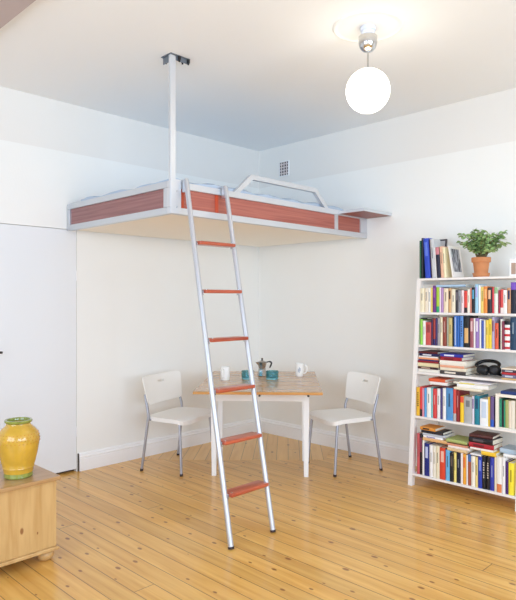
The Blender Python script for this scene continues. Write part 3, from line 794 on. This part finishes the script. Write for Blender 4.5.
G = 'books lying in piles on the fourth shelf'
P1 = 'left pile on the fourth bookcase shelf'
for i, (x0, x1, th, rgb, lab, s) in enumerate([
    (2.169, 2.345, .024, (240, 234, 222), None, 'thick off-white book at the bottom of the ' + P1),
    (2.167, 2.332, .016, (70, 40, 38), (200, 170, 150), 'dark brown book second from the bottom, ' + P1),
    (2.168, 2.338, .030, (236, 222, 178), None, 'thick cream book above the dark brown one, ' + P1),
    (2.167, 2.340, .015, (150, 34, 44), None, 'dark red book above the thick cream one, ' + P1),
    (2.168, 2.330, .009, (46, 52, 110), None, 'thin navy book above the dark red one, ' + P1),
    (2.170, 2.336, .013, (236, 156, 112), None, 'salmon orange book above the thin navy one, ' + P1),
    (2.172, 2.330, .012, (246, 240, 236), None, 'white book above the salmon orange one, ' + P1),
    (2.178, 2.343, .020, (28, 34, 80), (235, 232, 240), 'navy book with white label second from the top, ' + P1),
    (2.172, 2.330, .014, (92, 34, 40), None, 'maroon book on the very top of the ' + P1)]):
    flat('D', x0, x1, th, .19, rgb, s, G, rng.uniform(0, .012), lab=lab)
P2 = 'middle pile on the fourth bookcase shelf'
for i, (x0, x1, th, rgb, lab, s) in enumerate([
    (2.352, 2.550, .026, (72, 66, 66), (225, 215, 200), 'charcoal book with pale panel at bottom, ' + P2),
    (2.350, 2.556, .024, (240, 230, 206), None, 'cream book above the charcoal one, ' + P2),
    (2.352, 2.540, .016, (236, 170, 140), None, 'pale salmon book in the middle of the ' + P2),
    (2.351, 2.562, .034, (240, 234, 222), None, 'thick ivory book with broad page block, ' + P2),
    (2.353, 2.520, .026, (162, 30, 44), (110, 20, 36), 'crimson book under the blue one, ' + P2),
    (2.349, 2.530, .022, (44, 54, 160), (225, 228, 245), 'blue book with white lettering, topmost, ' + P2)]):
    flat('D', x0, x1, th, .19, rgb, s, G, rng.uniform(0, .012), lab=lab)
P3 = 'small pile right of the headphones'
for i, (x0, x1, th, rgb, lab, s) in enumerate([
    (2.815, 2.938, .012, (214, 176, 120), None, 'tan booklet at the bottom of the ' + P3),
    (2.818, 2.939, .022, (112, 112, 140), (200, 205, 220), 'slate blue book with pale label, ' + P3),
    (2.816, 2.937, .016, (190, 52, 60), None, 'red book above the slate blue one, ' + P3),
    (2.819, 2.939, .018, (62, 52, 70), (190, 190, 200), 'dark plum book above the red one, ' + P3),
    (2.815, 2.936, .009, (240, 226, 206), None, 'thin cream booklet on the top of the ' + P3)]):
    flat('D', x0, x1, th, .17, rgb, s, G, rng.uniform(0, .01), lab=lab)
G = 'books lying on the fifth shelf row'
flat('E', 2.300, 2.470, .010, .15, (92, 40, 34), 'thin dark brown booklet under the white one, fifth bookcase shelf', G)
flat('E', 2.287, 2.428, .022, .15, (244, 240, 236), 'white book under the orange one, fifth bookcase shelf', G)
flat('E', 2.277, 2.410, .022, .15, (222, 96, 58), 'orange-red book on top of the books, fifth bookcase shelf', G)
flat('E', 2.482, 2.690, .018, .15, (238, 228, 204), 'cream magazine stack lying at the bottom, fifth bookcase shelf', G, -.004)
flat('E', 2.505, 2.735, .024, .16, (246, 244, 240), 'thick white catalogue lying on the cream magazines, fifth shelf', G, -.002)
flat('E', 2.476, 2.728, .012, .15, (236, 230, 214), 'thin off-white magazine above the white catalogue, fifth shelf', G, 0., lab=(240, 220, 60))
flat('E', 2.520, 2.752, .009, .16, (228, 224, 232), 'pale lilac magazine topmost of the pile, fifth bookcase shelf', G, .004)
G = 'books lying on the bottom shelf row'
flat('F', 2.248, 2.442, .022, .16, (226, 176, 120), 'tan book lying right above the navy book, bottom shelf', G)
flat('F', 2.252, 2.410, .016, .15, (246, 244, 244), 'white booklet with violet marks on the tan book, bottom shelf', G, .002, lab=(140, 130, 180))
flat('F', 2.246, 2.425, .018, .16, (196, 198, 204), 'light grey book on the white booklet, bottom bookcase shelf', G, .004)
flat('F', 2.236, 2.410, .020, .15, (36, 32, 38), 'black book on the light grey one, bottom bookcase shelf', G, .0)
flat('F', 2.226, 2.352, .022, .14, (222, 148, 62), 'orange-brown book topmost of the left pile, bottom shelf', G, .0, lab=(60, 40, 36))
flat('F', 2.447, 2.600, .020, .16, (226, 196, 150), 'beige book lying over the light blue book, bottom shelf', G)
flat('F', 2.452, 2.618, .018, .15, (242, 232, 226), 'pinkish white book above the beige one, bottom bookcase shelf', G, .004)
flat('F', 2.446, 2.602, .014, .16, (222, 150, 120), 'dusty orange book under the green one, bottom bookcase shelf', G, .0)
flat('F', 2.440, 2.598, .022, .17, (172, 184, 112), 'sage green book topmost of the middle pile, bottom shelf', G, -.004)
flat('F', 2.622, 2.700, .010, .15, (244, 244, 246), 'short white booklet lying beside the yellow one, bottom shelf', G)
flat('F', 2.703, 2.806, .026, .16, (244, 200, 60), 'golden yellow book lying over the ultramarine book, bottom shelf', G)
flat('F', 2.620, 2.785, .014, .15, (246, 240, 232), 'white booklet under the red book, bottom bookcase shelf', G, .002)
flat('F', 2.612, 2.788, .034, .16, (178, 34, 48), 'thick crimson book under the black one, bottom bookcase shelf', G, .0, lab=(110, 24, 36))
flat('F', 2.608, 2.784, .036, .16, (34, 28, 34), 'thick black book on the crimson one, bottom bookcase shelf', G, .004, lab=(90, 80, 84))
flat('F', 2.612, 2.778, .020, .15, (84, 42, 40), 'dark maroon book topmost of the right pile, bottom shelf', G, .002)
flat('F', 2.845, 2.938, .020, .16, (244, 242, 240), 'white book with dark cover edge lying on the violet book, bottom shelf', G, .03)
flat('F', 2.812, 2.938, .030, .15, (176, 196, 212), 'pale blue-grey album lying topmost at right, bottom shelf', G, .05)

# white open box holding books on the fifth shelf
zt, yf = SH['E']
wb = empty('shelf_box', (2.788, yf+.006, zt+.0005), 0, 'white open-fronted box holding thin books at the right of the fifth shelf', 'box')
W_, H_, D_ = .151, .238, .2
for nm, a in (('side', (0, .022, 0, D_, 0, H_)), ('side', (W_-.008, W_, 0, D_, 0, H_)), ('top', (.0225, W_-.0085, 0, D_, H_-.020, H_)), ('bottom', (.0225, W_-.0085, 0, D_, 0, .008)), ('back', (.0225, W_-.0085, D_-.006, D_, .0085, H_-.0205))):
    bm = B(); box(bm, *a, .001); obj(nm, bm, mat('cream box board', (243, 236, 222), .6), wb)
xx = 2.788+.024; prev = None
for w, h, rgb, d, s in ((.016, .192, (40, 140, 110), 'sea green book', 'sea green book'), (.015, .188, (30, 26, 34), 'black book', 'black book'), (.010, .184, (50, 160, 120), 'thin jade book', 'jade book'),
        (.022, .190, (172, 176, 110), 'olive book', 'olive book'), (.018, .186, (232, 216, 196), 'beige book', 'beige book'), (.028, .19, (240, 234, 218), 'wide ivory book', 'ivory book')):
    o = book_mesh(w-.001, .15, h, rgb); o.location = (xx, yf+.018, zt+.0095); xx += w
    tag(o, d + (' right of the ' + prev if prev else ' at the left end') + ' inside the white box, fifth bookcase shelf', 'book', 'books inside the white box'); prev = s
tops['E'].append((2.788, 2.939, zt+H_))
flat('E', 2.822, 2.938, .020, .17, (40, 62, 120), 'dark blue book lying on top of the white box', 'books lying on the fifth shelf row', .004)

# ------------------------------------------------------------------ headphones
zt, yf = SH['D']
hp = empty('headphones', (2.672, yf+.12, zt+.0005), 0, 'black over-ear headphones lying on the fourth bookcase shelf', 'headphones'); hp.scale = (1.15, 1.1, .93)
def cup(cx_, cy_, cz_, nrm, name='ear_cup'):
    n_ = Vector(nrm).normalized(); q = n_.to_track_quat('Z', 'Y').to_matrix().to_4x4(); M = Matrix.Translation((cx_, cy_, cz_)) @ q
    bm = B(); lathe(bm, [(0, .02), (.018, .02), (.030, .016), (.038, .006), (.040, -.004), (.038, -.012), (0, -.012)], 28); bmesh.ops.transform(bm, matrix=M, verts=bm.verts[:]); c = obj(name, bm, BLACKP, hp, True)
    bm = B(); lathe(bm, [(.016, -.0125), (.036, -.0125), (.041, -.018), (.039, -.028), (.030, -.032), (.020, -.028), (.016, -.0125)], 28); bmesh.ops.transform(bm, matrix=M, verts=bm.verts[:]); obj('ear_cushion', bm, CUSH, c, True)
    bm = B(); lathe(bm, [(0, .0225), (.014, .0225), (.016, .0205), (0, .0203)], 24); bmesh.ops.transform(bm, matrix=M, verts=bm.verts[:]); obj('cap_plate', bm, mat('grey plate', (62, 64, 70), .3, metal=.6), c, True)
cup(-.022, -.035, .052, (-.15, -.95, .28)); cup(.048, -.01, .054, (.45, -.85, .3))
pth = smooth_path([(-.03, -.028, .075), (-.075, .01, .07), (-.085, .04, .085), (-.05, .06, .108), (.01, .06, .112), (.055, .035, .1), (.062, .012, .078), (.052, -.006, .07)], 8)
bm = B(); tube(bm, pth, [.008+.006*math.sin(PI*i/(len(pth)-1)) for i in range(len(pth))], 10); obj('headband', bm, BLACKP, hp, True)
bm = B(); tube(bm, smooth_path([(-.085, .0, .008), (-.06, -.01, .008), (0.0, .02, .008), (.06, .05, .01), (.092, .03, .014), (.085, .0, .012), (.05, .03, .014), (.07, .06, .02), (.09, .05, .022), (.06, .02, .024)]), .004, 8); obj('cable', bm, BLACKP, hp, True)

# ------------------------------------------------------------------ things on top of the bookcase
zt, yf = SH['T']
# grey picture frame behind the books
pf = empty('picture_frame', (2.132, -.165, zt+.0005), 0, 'grey picture frame leaning behind the books on top of the bookcase', 'picture frame')
pf.rotation_euler = (math.radians(-8), 0, 0)
bm = B(); w_, h_ = .118, .322
for a in ((0, w_, -.014, 0, 0, .012), (0, w_, -.014, 0, h_-.012, h_), (0, .012, -.014, 0, .0125, h_-.0125), (w_-.012, w_, -.014, 0, .0125, h_-.0125)): box(bm, *a, .001)
obj('frame', bm, mat('dark frame', (70, 66, 72), .4), pf)
bm = B(); box(bm, .0125, w_-.0125, -.009, -.003, .0125, h_-.0125); obj('print', bm, mat('grey print', (200, 202, 208), .6, vary=.08), pf)
# white mounted photograph leaning against the books
ph = empty('mounted_photograph', (2.420, yf+.012, zt+.0012), 0, 'black and white photograph in white mount leaning on the books beside the plant', 'photograph')
ph.rotation_euler = (0, math.radians(-8.5), 0)
bm = B(); box(bm, 0, .006, 0, .185, 0, .244, .001); obj('mount', bm, mat('white mount board', (246, 242, 238), .5), ph)
m = bpy.data.materials.new('monochrome photo'); m.use_nodes = True; nt = m.node_tree; bs = nt.nodes['Principled BSDF']
tc = nt.nodes.new('ShaderNodeTexCoord'); mp = nt.nodes.new('ShaderNodeMapping'); mp.inputs['Scale'].default_value = (1, 38, 14)
nz = nt.nodes.new('ShaderNodeTexNoise'); nz.inputs['Scale'].default_value = 1.2; nz.inputs['Detail'].default_value = 5
cr = nt.nodes.new('ShaderNodeValToRGB'); cr.color_ramp.elements[0].position = .38; cr.color_ramp.elements[1].position = .68
cr.color_ramp.elements[0].color = (*lin((52, 54, 66)), 1); cr.color_ramp.elements[1].color = (*lin((190, 192, 200)), 1)
nt.links.new(tc.outputs['Object'], mp.inputs[0]); nt.links.new(mp.outputs[0], nz.inputs['Vector']); nt.links.new(nz.outputs['Fac'], cr.inputs[0]); nt.links.new(cr.outputs[0], bs.inputs['Base Color'])
bs.inputs['Roughness'].default_value = .3
bm = B(); box(bm, .0061, .0068, .026, .155, .045, .222); obj('photo_print', bm, m, ph)
# potted plant
pt = empty('potted_plant', (2.607, -.3, zt+.0005), 0, 'bushy green plant in a terracotta pot on top of the bookcase', 'plant')
bm = B(); lathe(bm, [(0, 0), (.052, 0), (.056, .004), (.062, .030), (.059, .030), (.052, .008), (0, .007)], 36); obj('saucer', bm, TERRA, pt, True)
bm = B(); lathe(bm, [(0, .008), (.044, .008), (.046, .012), (.058, .108), (.066, .110), (.068, .114), (.069, .143), (.066, .146), (.061, .146), (.058, .128), (0, .126)], 36); obj('pot', bm, TERRA, pt, True)
bm = B(); lathe(bm, [(.0575, .1285), (.03, .131), (0, .132)], 24); obj('soil', bm, SOIL, pt, True)
r2 = random.Random(11)
sb = B(); lb = B()
def leaf(bm, p, d, ln, wd):
    d = Vector(d).normalized(); s = d.cross(Vector((0, 0, 1)))
    if s.length < .1: s = Vector((1, 0, 0))
    s.normalize(); s = (Matrix.Rotation(r2.uniform(-.9, .9), 3, d) @ s).normalized(); u = s.cross(d)
    pr_ = ((0, .12), (.3, .85), (.55, 1.), (.8, .7), (1., .05)); mid = []; L_ = []; R_ = []
    for t_, w_ in pr_:
        c = p + d*ln*t_ - Vector((0, 0, 1))*ln*.18*t_*t_
        mid.append(bm.verts.new(c)); L_.append(bm.verts.new(c + s*wd*w_ + u*wd*.28*w_)); R_.append(bm.verts.new(c - s*wd*w_ + u*wd*.28*w_))
    for k in range(4):
        bm.faces.new((mid[k], mid[k+1], L_[k+1], L_[k])); bm.faces.new((mid[k], R_[k], R_[k+1], mid[k+1]))
for i in range(38):
    a = 2*PI*i/38 + r2.uniform(-.2, .2); R0 = r2.uniform(.0, .028)
    out = r2.uniform(.02, .19) ; top = r2.uniform(.22, .375) - out*.3
    base = Vector((R0*math.cos(a), R0*math.sin(a), .129)); tip = Vector((out*math.cos(a)*1.02, out*math.sin(a)*.72, top))
    mid_ = base.lerp(tip, .5) + Vector((-.014*math.cos(a), -.014*math.sin(a), .02))
    path = smooth_path([base, mid_, tip], 6); tube(sb, path, [.0042 - .0026*k/(len(path)-1) for k in range(len(path))], 6)
    for k in range(5, len(path)):
        for q in range(3):
            aa = r2.uniform(0, 2*PI); el = r2.uniform(-.35, .75)
            leaf(lb, path[k] + Vector((r2.uniform(-.006, .006),)*3), (math.cos(aa)*math.cos(el), math.sin(aa)*math.cos(el)*.9, math.sin(el)), r2.uniform(.028, .045), r2.uniform(.009, .0135))
obj('stems', sb, STEM, pt, True); obj('foliage', lb, LEAF1, pt, True)
# white box with a brown label near the right end
wx = empty('storage_tin', (2.885, -.31, zt+.0005), 0, 'small white tin with a brown label at the right end of bookcase top', 'tin')
bm = B(); box(bm, -.05, .05, -.045, .045, 0, .11, .004); obj('body', bm, mat('white tin', (244, 244, 244), .4), wx)
bm = B(); box(bm, -.0515, .0515, -.0465, .0465, .1105, .122, .003); obj('lid', bm, mat('white tin', (244, 244, 244), .4), wx)
bm = B(); box(bm, -.036, -.004, -.0458, -.0452, .012, .092); obj('paper_label', bm, mat('brown paper label', (176, 150, 134), .8), wx)

# ------------------------------------------------------------------ light
def area(name, loc, rot, sx, sy, power, col):
    l = bpy.data.lights.new(name, 'AREA'); l.shape = 'RECTANGLE'; l.size = sx; l.size_y = sy; l.energy = power; l.color = col
    o = bpy.data.objects.new(name, l); C.objects.link(o); o.location = loc; o.rotation_euler = rot
    return o
DAY = (.64, .808, 1.)
for y0, y1 in W1: area('window_key_and_fill', (XR+.03, (y0+y1)/2, 1.7), (0, PI/2, 0), 1.78, y1-y0-.02, 130, DAY)
area('window_key_and_fill', ((WFILL[0]+WFILL[1])/2, YF-.03, 1.7), (PI/2, 0, 0), WFILL[1]-WFILL[0]-.02, 1.78, 140, DAY)  # added fill from the front side, no window known there
w = bpy.data.worlds.new('World'); bpy.context.scene.world = w; w.use_nodes = True
w.node_tree.nodes['Background'].inputs[0].default_value = (.8, .88, 1., 1); w.node_tree.nodes['Background'].inputs[1].default_value = 1.0

# ------------------------------------------------------------------ camera
cam = bpy.data.cameras.new('Camera'); co = bpy.data.objects.new('Camera', cam); C.objects.link(co)
co.location = (4.5216, -4.5687, 1.42); co.rotation_euler = (PI/2, 0, math.radians(44.79))
cam.sensor_fit = 'AUTO'; cam.sensor_width = 36; cam.lens = 592.6/600*36
cam.clip_start = .05
s = bpy.context.scene; s.camera = co
s.view_settings.view_transform = 'Standard'; s.view_settings.look = 'None'; s.view_settings.gamma = 1; s.view_settings.exposure = -0.68
s.cycles.use_denoising = True
s.cycles.max_bounces = 12; s.cycles.diffuse_bounces = 8; s.cycles.glossy_bounces = 5; s.cycles.transmission_bounces = 8
s.cycles.sample_clamp_indirect = 6
